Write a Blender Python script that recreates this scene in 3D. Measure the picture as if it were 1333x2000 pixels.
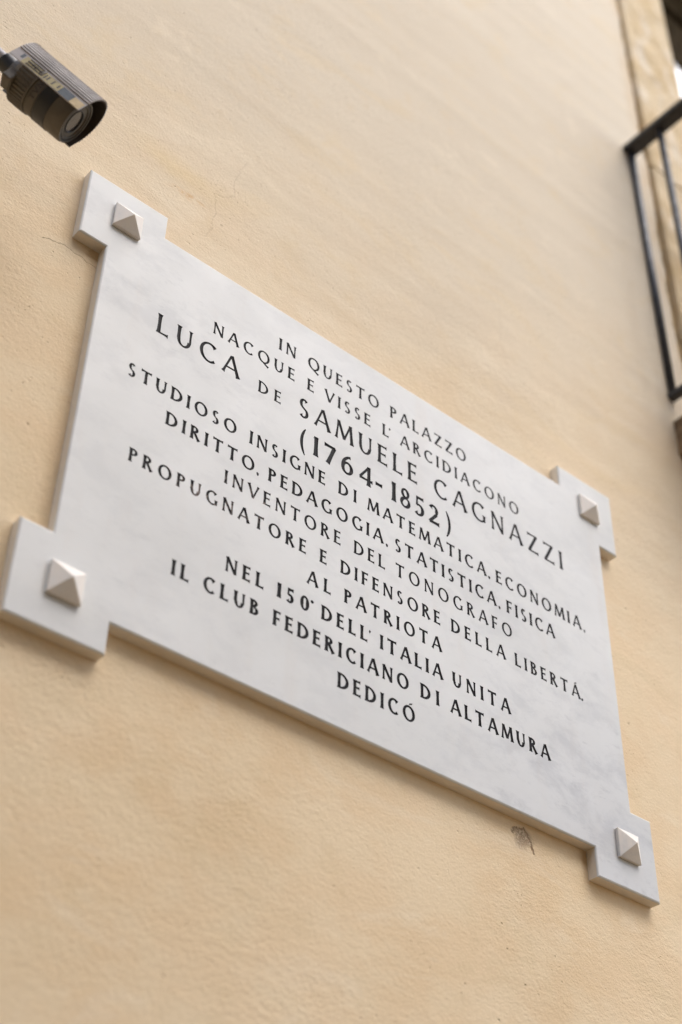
import bpy, bmesh, math, random
from mathutils import Vector, Matrix
from mathutils.geometry import delaunay_2d_cdt

random.seed(4)
R = math.radians
for o in list(bpy.data.objects):
    bpy.data.objects.remove(o, do_unlink=True)
scene = bpy.context.scene
COL = scene.collection

S = 1.3            # metres per plaque width
ZC = 3.2           # height of the plaque's centre above the street
WY = 0.0219        # wall face; the plaque's face is at y = 0, the street lies towards -y


def P(x, y, z):    # plaque units -> metres
    return Vector((x * S, y * S, z * S + ZC))


# ------------------------------------------------------------------ camera
cam_d = bpy.data.cameras.new('camera')
cam = bpy.data.objects.new('camera', cam_d)
COL.objects.link(cam)
cam_d.sensor_fit = 'VERTICAL'
cam_d.sensor_height = 36.0
cam_d.lens = 52.02
cam_d.clip_start = 0.05
cam_d.clip_end = 400
rx = Vector((0.76263038, -0.64655099, 0.01915003))
dn = Vector((0.4237115, 0.47697547, -0.77004088))
fw = Vector((0.4887366, 0.59537066, 0.63770708))
Mc = Matrix((rx, -dn, -fw)).transposed().to_4x4()
Mc.translation = Vector((-1.30614518, -1.48672513, -1.57688674 + ZC))
cam.matrix_world = Mc
cam_d.dof.use_dof = True
cam_d.dof.focus_distance = 2.50
cam_d.dof.aperture_fstop = 1.9
scene.camera = cam

# ------------------------------------------------------------------ sky, sun, exposure
sun_dir = Vector((0.16, -0.50, 0.85)).normalized()       # towards the light
el = math.asin(sun_dir.z)
az = math.atan2(sun_dir.x, sun_dir.y)
world = bpy.data.worlds.new('World')
scene.world = world
world.use_nodes = True
wn, wl = world.node_tree.nodes, world.node_tree.links
wn.clear()
wo = wn.new('ShaderNodeOutputWorld')
bg = wn.new('ShaderNodeBackground')
sky = wn.new('ShaderNodeTexSky')
sky.sky_type = 'NISHITA'
sky.sun_disc = False
sky.sun_elevation = el
sky.sun_rotation = az
sky.air_density = 1.0
sky.dust_density = 2.5
sky.ozone_density = 1.0
hs = wn.new('ShaderNodeHueSaturation')        # overcast: the blue is veiled by cloud
hs.inputs['Saturation'].default_value = 0.85
wl.new(sky.outputs[0], hs.inputs['Color'])
wl.new(hs.outputs[0], bg.inputs[0])
bg.inputs[1].default_value = 0.15
wl.new(bg.outputs[0], wo.inputs[0])

sun_d = bpy.data.lights.new('sun', 'SUN')
sun_d.energy = 0.7
sun_d.angle = R(50)
sun_d.color = (1.0, 0.99, 0.975)
sun = bpy.data.objects.new('sun', sun_d)
sun.rotation_euler = (-sun_dir).to_track_quat('-Z', 'Y').to_euler()
sun.location = (2, -3, 12)
COL.objects.link(sun)

vs = scene.view_settings
vs.view_transform = 'Standard'
vs.look = 'None'
vs.gamma = 1.0
vs.use_curve_mapping = False
vs.exposure = 1.28
scene.cycles.max_bounces = 8
scene.cycles.diffuse_bounces = 5


# ------------------------------------------------------------------ node helpers
class NT:
    def __init__(self, name):
        self.m = bpy.data.materials.new(name)
        self.m.use_nodes = True
        self.t = self.m.node_tree
        self.n, self.l = self.t.nodes, self.t.links
        self.b = self.n['Principled BSDF']

    def set(self, k, v):
        s = self.b.inputs[k]
        if hasattr(v, 'links') or isinstance(v, bpy.types.NodeSocket):
            self.l.new(v, s)
        else:
            s.default_value = v

    def inp(self, sock, v):
        if isinstance(v, bpy.types.NodeSocket):
            self.l.new(v, sock)
        else:
            sock.default_value = v

    def pos(self):
        g = self.n.new('ShaderNodeNewGeometry')
        return g.outputs['Position']

    def obj(self):
        return self.n.new('ShaderNodeTexCoord').outputs['Object']

    def scale(self, v, s, loc=(0, 0, 0), rot=(0, 0, 0)):
        m = self.n.new('ShaderNodeMapping')
        m.inputs['Scale'].default_value = s
        m.inputs['Location'].default_value = loc
        m.inputs['Rotation'].default_value = rot
        self.l.new(v, m.inputs['Vector'])
        return m.outputs[0]

    def noise(self, v, s, d=3, r=0.55, dist=0.0):
        n = self.n.new('ShaderNodeTexNoise')
        self.l.new(v, n.inputs['Vector'])
        n.inputs['Scale'].default_value = s
        n.inputs['Detail'].default_value = d
        n.inputs['Roughness'].default_value = r
        n.inputs['Distortion'].default_value = dist
        return n.outputs['Fac']

    def voro(self, v, s, feature='F1'):
        n = self.n.new('ShaderNodeTexVoronoi')
        n.feature = feature
        self.l.new(v, n.inputs['Vector'])
        n.inputs['Scale'].default_value = s
        return n.outputs['Distance']

    def math(self, op, a, b=0.0, c=0.0, clamp=False):
        n = self.n.new('ShaderNodeMath')
        n.operation = op
        n.use_clamp = clamp
        for i, v in enumerate((a, b, c)):
            self.inp(n.inputs[i], v)
        return n.outputs[0]

    def ramp(self, f, a, b, o0=0.0, o1=1.0):
        n = self.n.new('ShaderNodeMapRange')
        n.interpolation_type = 'SMOOTHSTEP'
        self.inp(n.inputs[0], f)
        n.inputs[1].default_value = a
        n.inputs[2].default_value = b
        n.inputs[3].default_value = o0
        n.inputs[4].default_value = o1
        return n.outputs[0]

    def mix(self, f, a, b, mode='MIX'):
        n = self.n.new('ShaderNodeMix')
        n.data_type = 'RGBA'
        n.blend_type = mode
        self.inp(n.inputs[0], f)
        self.inp(n.inputs[6], a if not isinstance(a, tuple) else (*a, 1)[:4])
        self.inp(n.inputs[7], b if not isinstance(b, tuple) else (*b, 1)[:4])
        return n.outputs[2]

    def bump(self, h, strength, dist, prev=None):
        n = self.n.new('ShaderNodeBump')
        n.inputs['Strength'].default_value = strength
        n.inputs['Distance'].default_value = dist
        self.l.new(h, n.inputs['Height'])
        if prev is not None:
            self.l.new(prev, n.inputs['Normal'])
        return n.outputs[0]

    def sep(self, v):
        n = self.n.new('ShaderNodeSeparateXYZ')
        self.l.new(v, n.inputs[0])
        return n.outputs

    def blob(self, v, cx, cz, rx_, rz_, ang=0.0, soft=1.0):
        """1 inside an ellipse in the x-z plane, falling to 0 at its rim."""
        x, _, z = self.sep(v)
        dx = self.math('SUBTRACT', x, cx)
        dz = self.math('SUBTRACT', z, cz)
        c, s = math.cos(ang), math.sin(ang)
        u = self.math('ADD', self.math('MULTIPLY', dx, c / rx_), self.math('MULTIPLY', dz, s / rx_))
        w = self.math('ADD', self.math('MULTIPLY', dx, -s / rz_), self.math('MULTIPLY', dz, c / rz_))
        d = self.math('SQRT', self.math('ADD', self.math('MULTIPLY', u, u), self.math('MULTIPLY', w, w)))
        return self.ramp(d, 1.0 - soft, 1.0, 1.0, 0.0)

    def crack(self, v, pts, width):
        """thin broken line through pts (x, z); v is already warped."""
        x, _, z = self.sep(v)
        out = None
        for (ax, az_), (bx, bz) in zip(pts[:-1], pts[1:]):
            L2 = (bx - ax) ** 2 + (bz - az_) ** 2
            dx = self.math('SUBTRACT', x, ax)
            dz = self.math('SUBTRACT', z, az_)
            t = self.math('ADD', self.math('MULTIPLY', dx, (bx - ax) / L2), self.math('MULTIPLY', dz, (bz - az_) / L2), clamp=True)
            ex = self.math('SUBTRACT', dx, self.math('MULTIPLY', t, bx - ax))
            ez = self.math('SUBTRACT', dz, self.math('MULTIPLY', t, bz - az_))
            d = self.math('SQRT', self.math('ADD', self.math('MULTIPLY', ex, ex), self.math('MULTIPLY', ez, ez)))
            out = d if out is None else self.math('MINIMUM', out, d)
        return self.ramp(out, width * 0.3, width, 1.0, 0.0)


# ------------------------------------------------------------------ materials
def mat_plaster():
    k = NT('plaster')
    p = k.pos()
    flat = k.scale(p, (1, 0.25, 1))
    big = k.noise(flat, 1.6, 4, 0.5)
    mid = k.noise(k.scale(p, (1, 1, 1.4), rot=(0, R(8), 0)), 7.0, 5, 0.6)
    fine = k.noise(p, 46, 5, 0.65)
    grain = k.noise(p, 260, 3, 0.6)
    c = k.mix(k.ramp(big, 0.3, 0.7), (0.675, 0.512, 0.315), (0.75, 0.600, 0.405))
    c = k.mix(k.ramp(mid, 0.40, 0.62, 0, 0.5), c, (0.735, 0.615, 0.425))
    # cooler skylight of the upper wall, mixed into the wash colour
    hz = k.ramp(k.math('ADD', k.sep(p)[2], k.math('MULTIPLY', k.noise(flat, 2.2, 4, 0.6), 0.9)), ZC + 0.30, ZC + 1.75, 0.0, 0.9)
    c = k.mix(hz, c, (0.590, 0.518, 0.405))
    c = k.mix(k.ramp(k.noise(flat, 11, 4, 0.6), 0.57, 0.72, 0, 0.22), c, (0.61, 0.465, 0.265))
    c = k.mix(k.ramp(grain, 0.5, 0.75, 0, 0.22), c, (0.56, 0.43, 0.29))
    sw = k.noise(k.scale(p, (1, 1, 2.0), rot=(0, R(-22), 0)), 3.4, 6, 0.68, 1.2)
    c = k.mix(k.ramp(sw, 0.52, 0.66, 0, 0.32), c, (0.63, 0.50, 0.31))
    c = k.mix(k.ramp(sw, 0.44, 0.32, 0, 0.30), c, (0.76, 0.66, 0.50))
    # ochre run along the wall above the plaque, and one round the plaque's foot
    pw = k.n.new('ShaderNodeVectorMath')
    pw.operation = 'ADD'
    k.l.new(p, pw.inputs[0])
    nz = k.n.new('ShaderNodeTexNoise')
    nz.inputs['Scale'].default_value = 38
    nz.inputs['Detail'].default_value = 4
    k.l.new(p, nz.inputs['Vector'])
    vm = k.n.new('ShaderNodeVectorMath')
    vm.operation = 'MULTIPLY_ADD'
    k.l.new(nz.outputs['Color'], vm.inputs[0])
    vm.inputs[1].default_value = (0.022, 0.0, 0.022)
    vm.inputs[2].default_value = (-0.011, 0, -0.011)
    k.l.new(vm.outputs[0], pw.inputs[1])
    w = pw.outputs[0]
    st = k.blob(w, -0.447, ZC + 0.578, 0.062, 0.014, R(2), 0.9)
    st = k.math('MULTIPLY', st, k.ramp(fine, 0.38, 0.6))
    c = k.mix(k.math('MULTIPLY', st, 0.75), c, (0.60, 0.38, 0.18))
    st2 = k.blob(w, -0.47, ZC + 0.63, 0.17, 0.05, R(-12), 0.95)
    c = k.mix(k.math('MULTIPLY', st2, 0.40), c, (0.68, 0.53, 0.30))
    # stain down the lip next to the door surround
    lip = k.math('MULTIPLY', k.ramp(k.sep(w)[0], 0.985, 1.045), k.ramp(k.noise(k.scale(p, (1, 1, 0.5)), 9, 4, 0.6), 0.35, 0.65))
    c = k.mix(k.math('MULTIPLY', lip, 0.55), c, (0.52, 0.36, 0.19))
    # hairline cracks
    crk = k.crack(w, [(-0.700, ZC + 0.263), (-0.662, ZC + 0.274), (-0.625, ZC + 0.268), (-0.600, ZC + 0.262)], 0.0009)
    crk2 = k.crack(w, [(-0.330, ZC + 0.775), (-0.352, ZC + 0.70), (-0.345, ZC + 0.655), (-0.388, ZC + 0.63), (-0.384, ZC + 0.58), (-0.392, ZC + 0.517), (-0.405, ZC + 0.50)], 0.0012)
    crk3 = k.crack(w, [(0.36, ZC + 0.93), (0.372, ZC + 0.85), (0.365, ZC + 0.76), (0.385, ZC + 0.68)], 0.0014)
    allc = k.math('MAXIMUM', k.math('MULTIPLY', crk, 0.7), k.math('MULTIPLY', crk2, 0.16))
    allc = k.math('MAXIMUM', allc, k.math('MULTIPLY', crk3, 0.1))
    c = k.mix(k.math('MULTIPLY', allc, 0.8), c, (0.22, 0.13, 0.07))
    # knocked spot under the plaque: ragged, rough
    cx, cz = 0.2564 * S, -0.3368 * S + ZC
    chip = k.blob(w, cx + 0.002, cz + 0.002, 0.028, 0.026, R(35), 0.7)
    rough_n = k.noise(p, 210, 4, 0.7)
    edge = k.crack(w, [(cx - 0.022, cz + 0.008), (cx - 0.008, cz + 0.016), (cx + 0.006, cz + 0.022), (cx + 0.016, cz + 0.006), (cx + 0.023, cz - 0.016)], 0.0040)
    cm = k.math('MULTIPLY', k.math('MAXIMUM', k.math('MULTIPLY', chip, 0.75), edge), k.ramp(rough_n, 0.36, 0.54))
    c = k.mix(k.math('MULTIPLY', chip, 0.35), c, (0.74, 0.66, 0.52))      # paler plaster laid bare
    c = k.mix(k.math('MULTIPLY', cm, 0.75), c, (0.26, 0.15, 0.08))
    # pits
    vd = k.voro(k.scale(p, (1, 1, 1.15)), 26)
    pit = k.math('MULTIPLY', k.ramp(vd, 0.03, 0.075, 1, 0), k.ramp(k.noise(flat, 5, 2), 0.5, 0.62))
    vd2 = k.voro(w, 85)
    pit2 = k.math('MULTIPLY', k.ramp(vd2, 0.06, 0.18, 1, 0), k.ramp(k.noise(p, 7, 4, 0.75), 0.53, 0.64))
    pits = k.math('MAXIMUM', pit, k.math('MULTIPLY', pit2, 0.6))
    c = k.mix(k.math('MULTIPLY', pits, 0.34), c, (0.28, 0.19, 0.11))
    k.set('Base Color', c)
    k.set('Roughness', 0.9)
    k.set('Specular IOR Level', 0.25)
    # relief: hand-floated plaster
    tw = k.noise(k.scale(p, (1, 1, 1.7), rot=(0, R(5), 0)), 34, 5, 0.65, 0.2)
    zone = k.ramp(k.noise(flat, 2.4, 3), 0.40, 0.62, 0.55, 1.0)
    n1 = k.bump(k.noise(flat, 2.2, 2, 0.5), 0.5, 0.012)
    n2 = k.bump(k.math('MULTIPLY', tw, zone), 0.6, 0.0020, n1)
    n3 = k.bump(k.math('MULTIPLY', k.noise(k.scale(p, (1, 1, 1.6)), 120, 4, 0.62), zone), 0.9, 0.0017, n2)
    n4 = k.bump(grain, 0.8, 0.0010, n3)
    hh = k.math('ADD', k.math('ADD', pits, allc), cm)
    n5 = k.bump(k.math('SUBTRACT', 1.0, hh), 0.8, 0.0035, n4)
    k.set('Normal', n5)
    return k.m


def mat_marble(name='white_marble', tone=1.0, bounce=None):
    k = NT(name)
    p = k.pos()
    warp = k.scale(p, (1, 1, 1.7), rot=(0, R(-24), 0))
    v1 = k.noise(warp, 2.2, 8, 0.6, 0.25)
    base = k.mix(k.ramp(v1, 0.30, 0.70), (0.635 * tone, 0.643 * tone, 0.625 * tone), (0.715 * tone, 0.723 * tone, 0.705 * tone))
    # smoky clouding, denser near the lower right corner
    zone = k.blob(p, 0.56, ZC - 0.42, 0.52, 0.40, R(-20), 1.0)
    zone2 = k.blob(p, -0.50, ZC + 0.25, 0.34, 0.24, R(-30), 1.0)
    zone3 = k.blob(p, 0.30, ZC + 0.02, 0.50, 0.30, R(-30), 1.0)
    zz = k.math('ADD', k.math('ADD', 0.34, k.math('MULTIPLY', zone, 1.2)), k.math('ADD', k.math('MULTIPLY', zone2, 0.35), k.math('MULTIPLY', zone3, 0.2)))
    c1 = k.ramp(k.noise(warp, 7.0, 9, 0.72, 0.3), 0.45, 0.63)
    base = k.mix(k.math('MULTIPLY', c1, k.math('MULTIPLY', zz, 0.55)), base, (0.44, 0.45, 0.46))
    c2 = k.ramp(k.noise(k.scale(p, (1, 1, 2.6), rot=(0, R(-35), 0)), 17, 8, 0.75, 0.2), 0.54, 0.70)
    base = k.mix(k.math('MULTIPLY', c2, k.math('MULTIPLY', zz, 0.45)), base, (0.36, 0.37, 0.38))
    base = k.mix(k.math('MULTIPLY', zone, 0.52), base, (0.50, 0.505, 0.505))
    # faint street dirt and water marks
    dirt = k.ramp(k.noise(k.scale(p, (2.4, 1, 0.6)), 6, 5, 0.6), 0.52, 0.75, 0, 0.22)
    base = k.mix(dirt, base, (0.60, 0.55, 0.49))
    sc = k.noise(k.scale(p, (1, 1, 5), rot=(0, R(12), 0)), 60, 3, 0.7)
    base = k.mix(k.ramp(sc, 0.70, 0.78, 0, 0.5), base, (0.86, 0.86, 0.85))
    sp = k.math('MULTIPLY', k.ramp(k.voro(p, 21), 0.02, 0.05, 1, 0), k.ramp(k.noise(p, 6, 2), 0.55, 0.62))
    base = k.mix(k.math('MULTIPLY', sp, 0.5), base, (0.40, 0.38, 0.35))
    if bounce:                      # warm light off wall and street, painted into the colour
        base = k.mix(k.ramp(k.noise(k.scale(p, (1, 4, 1)), 16, 5, 0.65), 0.25, 0.7, 0.35 if name == 'stud_marble' else 0.55, 0.95), base, bounce)
    k.set('Base Color', base)
    k.set('Roughness', k.ramp(k.noise(p, 14, 4), 0.3, 0.7, 0.44, 0.56))
    k.set('Specular IOR Level', 0.25)
    k.set('Subsurface Weight', 0.08)
    k.set('Subsurface Radius', (0.01, 0.009, 0.008))
    k.set('Subsurface Scale', 0.5)
    k.set('Normal', k.bump(k.noise(p, 320, 2), 0.25, 0.0004, k.bump(k.noise(p, 9, 3), 0.3, 0.002)))
    return k.m


def mat_simple(name, col, rough=0.6, metal=0.0, var=0.15, nscale=30, bump=0.2, bdist=0.001, spec=0.5, dark=None):
    k = NT(name)
    p = k.obj()
    n = k.noise(p, nscale, 4, 0.6)
    d = dark or tuple(c * (1 - 2 * var) for c in col)
    k.set('Base Color', k.mix(k.ramp(n, 0.35, 0.7), col, d))
    k.set('Roughness', k.ramp(n, 0.3, 0.7, max(0.05, rough - 0.08), min(1, rough + 0.08)))
    k.set('Metallic', metal)
    k.set('Specular IOR Level', spec)
    if bump:
        k.set('Normal', k.bump(k.noise(p, nscale * 5, 3), bump, bdist))
    return k.m


def mat_paint():
    k = NT('letter_paint')
    p = k.pos()
    worn = k.blob(p, -0.325, ZC - 0.085, 0.15, 0.060, R(20), 0.7)
    nn = k.ramp(k.noise(p, 150, 3, 0.6), 0.46, 0.62)
    allw = k.math('MULTIPLY', k.ramp(k.noise(p, 70, 3, 0.6), 0.64, 0.74), 0.45)
    f = k.math('MAXIMUM', k.math('MULTIPLY', worn, k.math('MULTIPLY', nn, 0.95)), allw)
    k.set('Base Color', k.mix(f, (0.014, 0.012, 0.013), (0.30, 0.24, 0.21)))
    k.set('Roughness', 0.65)
    k.set('Specular IOR Level', 0.15)
    k.set('Normal', k.bump(k.noise(p, 400, 2), 0.4, 0.0005))
    return k.m


def mat_stone():
    k = NT('surround_stone')
    p = k.pos()
    c = k.mix(k.ramp(k.noise(p, 6, 6, 0.65), 0.35, 0.65), (0.60, 0.48, 0.31), (0.52, 0.385, 0.215))
    c = k.mix(k.ramp(k.noise(k.scale(p, (1, 1, 0.4)), 12, 5, 0.6), 0.52, 0.68, 0, 0.7), c, (0.66, 0.58, 0.46))
    c = k.mix(k.ramp(k.noise(p, 28, 4, 0.7), 0.58, 0.75, 0, 0.6), c, (0.42, 0.29, 0.15))
    k.set('Base Color', c)
    k.set('Roughness', 0.92)
    k.set('Specular IOR Level', 0.2)
    k.set('Normal', k.bump(k.noise(p, 60, 5, 0.7), 0.8, 0.006, k.bump(k.noise(p, 9, 3), 0.8, 0.03)))
    return k.m


M_PL = mat_plaster()
M_MB = mat_marble()
M_STUD = mat_marble('stud_marble', 1.06, (0.80, 0.74, 0.66))  # stud colour warmed to imitate bounced light on the facets
M_SIDE = mat_marble('bounce_tinted_edge', 1.0, (0.76, 0.68, 0.56))  # cream tone stands in for warm bounce on the slab's sides
M_LET = mat_paint()
M_ST = mat_stone()
M_JOINT = mat_simple('joint_dirt', (0.46, 0.34, 0.19), 0.95, var=0.25, nscale=20, spec=0.1)
M_IRON = mat_simple('black_iron', (0.052, 0.052, 0.056), 0.40, 0.0, 0.2, 60, 0.35, 0.0006, spec=0.35)
M_WOOD = mat_simple('dark_wood', (0.040, 0.027, 0.012), 0.8, var=0.3, nscale=18, bump=0.4, spec=0.02)
M_CURT = mat_simple('white_curtain', (0.88, 0.89, 0.90), 0.9, var=0.03, nscale=8, bump=0)
M_BALC = mat_simple('balcony_stone', (0.30, 0.20, 0.11), 0.9, var=0.35, nscale=12, bump=0.6, bdist=0.006, spec=0.2)
M_STREET = mat_simple('street_stone', (0.30, 0.22, 0.13), 0.85, var=0.2, nscale=3, bump=0.4, bdist=0.01, spec=0.3)
M_OPP = mat_simple('opposite_plaster', (0.44, 0.37, 0.29), 0.9, var=0.12, nscale=1.5, bump=0.3, bdist=0.01, spec=0.2)
M_SHUT = mat_simple('green_shutter', (0.05, 0.08, 0.05), 0.5, var=0.15, nscale=20)
M_HOUS = mat_simple('housing_metal', (0.105, 0.088, 0.062), 0.55, 0.0, 0.10, 40, 0.15, 0.0004)
M_SHLD = mat_simple('shield_metal', (0.40, 0.365, 0.35), 0.33, 0.0, 0.10, 40, 0.1, 0.0004)
M_BLK = mat_simple('black_plastic', (0.014, 0.013, 0.011), 0.4, 0.0, 0.1, 40, 0.1, 0.0004)
M_LIN = mat_simple('shield_inside', (0.045, 0.034, 0.026), 0.6, 0.0, 0.1, 40, 0.1, 0.0004)
M_PRT = mat_simple('dark_print', (0.045, 0.035, 0.028), 0.6, 0.0, 0.05, 40, 0, 0)
M_LBL = mat_simple('yellow_label', (0.44, 0.36, 0.13), 0.5, 0.0, 0.15, 90, 0, 0, dark=(0.33, 0.28, 0.15))
M_CRM = mat_simple('cream_label', (0.62, 0.48, 0.25), 0.5, 0.0, 0.08, 90, 0, 0)
M_BLU = mat_simple('blue_label', (0.040, 0.062, 0.085), 0.5, 0.0, 0.15, 90, 0, 0)
kg = NT('pane_glass')
kg.n.remove(kg.b)
tr_ = kg.n.new('ShaderNodeBsdfTransparent')
gs_ = kg.n.new('ShaderNodeBsdfGlossy')
gs_.inputs['Roughness'].default_value = 0.02
fr_ = kg.n.new('ShaderNodeLayerWeight')
fr_.inputs['Blend'].default_value = 0.5
mx_ = kg.n.new('ShaderNodeMixShader')
kg.l.new(kg.math('ADD', kg.math('POWER', fr_.outputs['Facing'], 4.0), 0.05, clamp=True), mx_.inputs[0])
kg.l.new(tr_.outputs[0], mx_.inputs[1])
kg.l.new(gs_.outputs[0], mx_.inputs[2])
kg.l.new(mx_.outputs[0], kg.n['Material Output'].inputs[0])
M_GL = kg.m
kg = NT('lens_window')
kg.set('Base Color', (0.050, 0.042, 0.036, 1))
kg.set('Roughness', 0.25)
kg.set('Coat Weight', 0.2)
M_LENS = kg.m


# ------------------------------------------------------------------ object helpers
def link_obj(name, data, mat=None, parent=None, smooth=False):
    o = bpy.data.objects.new(name, data)
    COL.objects.link(o)
    if mat is not None and data is not None and not data.materials:
        data.materials.append(mat)
    if parent is not None:
        o.parent = parent
    if smooth:
        for p_ in data.polygons:
            p_.use_smooth = True
    return o


def mesh_from(name, verts, faces):
    me = bpy.data.meshes.new(name)
    me.from_pydata([tuple(v) for v in verts], [], faces)
    me.validate()
    me.update()
    return me


def from_bm(name, bm, mat=None, parent=None, smooth=False):
    bmesh.ops.recalc_face_normals(bm, faces=bm.faces)
    me = bpy.data.meshes.new(name)
    bm.to_mesh(me)
    bm.free()
    return link_obj(name, me, mat, parent, smooth)


def bm_box(bm, lo, hi, bev=0.0, seg=1, mtx=None):
    b2 = bmesh.new()
    bmesh.ops.create_cube(b2, size=1)
    lo, hi = Vector(lo), Vector(hi)
    for v in b2.verts:
        v.co = Vector(((v.co.x + .5) * (hi.x - lo.x) + lo.x, (v.co.y + .5) * (hi.y - lo.y) + lo.y, (v.co.z + .5) * (hi.z - lo.z) + lo.z))
    if bev:
        bmesh.ops.bevel(b2, geom=list(b2.edges), offset=bev, segments=seg, affect='EDGES')
    if mtx is not None:
        bmesh.ops.transform(b2, matrix=mtx, verts=b2.verts)
    me = bpy.data.meshes.new('tmp')
    b2.to_mesh(me)
    b2.free()
    bm.from_mesh(me)
    bpy.data.meshes.remove(me)


def box(name, lo, hi, mat, parent=None, bev=0.0, seg=1):
    bm = bmesh.new()
    bm_box(bm, lo, hi, bev, seg)
    return from_bm(name, bm, mat, parent)


def empty(name, loc, label=None, cat=None, parent=None):
    o = bpy.data.objects.new(name, None)
    COL.objects.link(o)
    o.empty_display_size = 0.1
    o.location = loc
    if parent is not None:
        o.parent = parent
    if label:
        o['label'] = label
    if cat:
        o['category'] = cat
    return o


# ------------------------------------------------------------------ street and sky-blocking houses
ground = mesh_from('ground', [(-150, -150, 0), (150, -150, 0), (150, 150, 0), (-150, 150, 0)], [(0, 1, 2, 3)])
g = link_obj('ground', ground, M_STREET)
g['kind'] = 'structure'

house = empty('palazzo_facade', (0, WY, 0), 'cream plastered house front that carries the marble plaque', 'building')


def part_world(o):
    """parent to the house while keeping world coordinates in the mesh"""
    o.parent = house
    o.location = -house.location
    return o


# plaster wall: left of the door surround, over it, and to the right of it
XJ = 1.052                                    # plaster lip
ZB = ZC + 0.935                               # balcony floor
DX0, DX1 = 1.322, 2.66                        # door opening
DZ1 = ZC + 4.2
random.seed(11)
vv, ff = [], []
zs = [0.0]
z = 0.3
while z < 9.6:
    zs.append(z)
    z += 0.022 if 3.2 < z < 6.8 else 0.3
zs.append(9.8)
left = []
w1 = w2 = 0
for i, zz in enumerate(zs):
    w1 = 0.86 * w1 + random.uniform(-.0042, .0042)
    w2 = 0.5 * w2 + random.uniform(-.0022, .0022)
    left.append((XJ + w1 + w2, zz))
n = len(zs)
for (xx, zz) in left:
    vv.append((-9, WY, zz))
for (xx, zz) in left:
    vv.append((xx - 0.010, WY, zz))
for (xx, zz) in left:
    vv.append((xx - 0.003, WY + 0.0022, zz))
for (xx, zz) in left:
    vv.append((xx, WY + 0.009, zz))
for (xx, zz) in left:
    vv.append((xx + 0.001, WY + 0.05, zz))
for i in range(n - 1):
    for k_ in range(4):
        ff.append((k_ * n + i, (k_ + 1) * n + i, (k_ + 1) * n + i + 1, k_ * n + i + 1))
pw_ = link_obj('plaster_wall', mesh_from('plaster_wall', vv, ff), M_PL)
for p_ in pw_.data.polygons:
    p_.use_smooth = True
part_world(pw_)
# masonry behind (closes the joint), with the door opening left free
bm = bmesh.new()
bm_box(bm, (-9, WY + 0.05, 0), (DX0 - 0.26, 0.55, 9.8))
bm_box(bm, (DX0 - 0.26, WY + 0.034, 0), (DX0 - 0.004, 0.55, 9.8))
bm_box(bm, (DX1 + 0.004, WY + 0.034, 0), (DX1 + 0.26, 0.55, 9.8))
bm_box(bm, (DX1 + 0.26, WY + 0.002, 0), (12, 0.55, 9.8))
bm_box(bm, (DX0 - 0.004, WY + 0.034, DZ1 + 0.004), (DX1 + 0.004, 0.55, 9.8))
bm_box(bm, (DX0 - 0.004, WY + 0.034, 0), (DX1 + 0.004, 0.55, ZB - 0.22))
part_world(from_bm('masonry', bm, M_JOINT))
part_world(box('plaster_infill', (XJ + 0.003, WY + 0.001, 0), (DX1 + 0.26, WY + 0.033, ZB - 0.36), M_PL))
part_world(box('plaster_infill', (XJ + 0.003, WY + 0.001, DZ1 + 0.25), (DX1 + 0.26, WY + 0.033, 9.8), M_PL))
part_world(box('cornice', (-9, WY - 0.35, 9.8), (12, 0.55, 10.1), M_ST, None, 0.02))
part_world(box('joint_mortar', (XJ - 0.02, WY + 0.0105, ZB - 0.35), (XJ + 0.05, WY + 0.033, DZ1 + 0.24), M_JOINT))
# jamb stones
random.seed(5)
for side in (0, 1):
    z = ZB - 0.35
    while z < DZ1 + 0.24:
        h = random.uniform(0.5, 0.75)
        z2 = min(z + h, DZ1 + 0.245)
        if DZ1 + 0.245 - z2 < 0.12:
            z2 = DZ1 + 0.245
        if side == 0:
            x0, x1 = XJ + 0.014 + random.uniform(-.004, .006), DX0
        else:
            x0, x1 = DX1, DX1 + 0.25
        bm = bmesh.new()
        bm_box(bm, (x0, WY - random.uniform(0.001, 0.007), z + 0.001), (x1, 0.40, z2 - 0.001), 0.004, 2)
        o = part_world(from_bm('stone_block', bm, M_ST))
        z = z2
for i in range(3):
    xa = DX0 + (DX1 - DX0) * i / 3
    xb = DX0 + (DX1 - DX0) * (i + 1) / 3
    part_world(box('lintel_block', (xa + 0.003, WY - 0.004, DZ1), (xb - 0.003, 0.40, DZ1 + 0.24), M_ST, None, 0.006, 2))
# balcony slab
part_world(box('balcony_slab', (0.966, -0.32, ZB - 0.16), (DX1 + 0.36, WY + 0.03, ZB - 0.035), M_BALC, None, 0.008, 2))
# balcony door: frame, two leaves with panes, top board, curtain
YD = WY + 0.25
door = empty('balcony_door', (0, 0, 0), None, None, house)
door.location = -house.location


def dpart(name, lo, hi, mat, bev=0.004):
    return box(name, lo, hi, mat, door, bev, 2)


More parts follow.
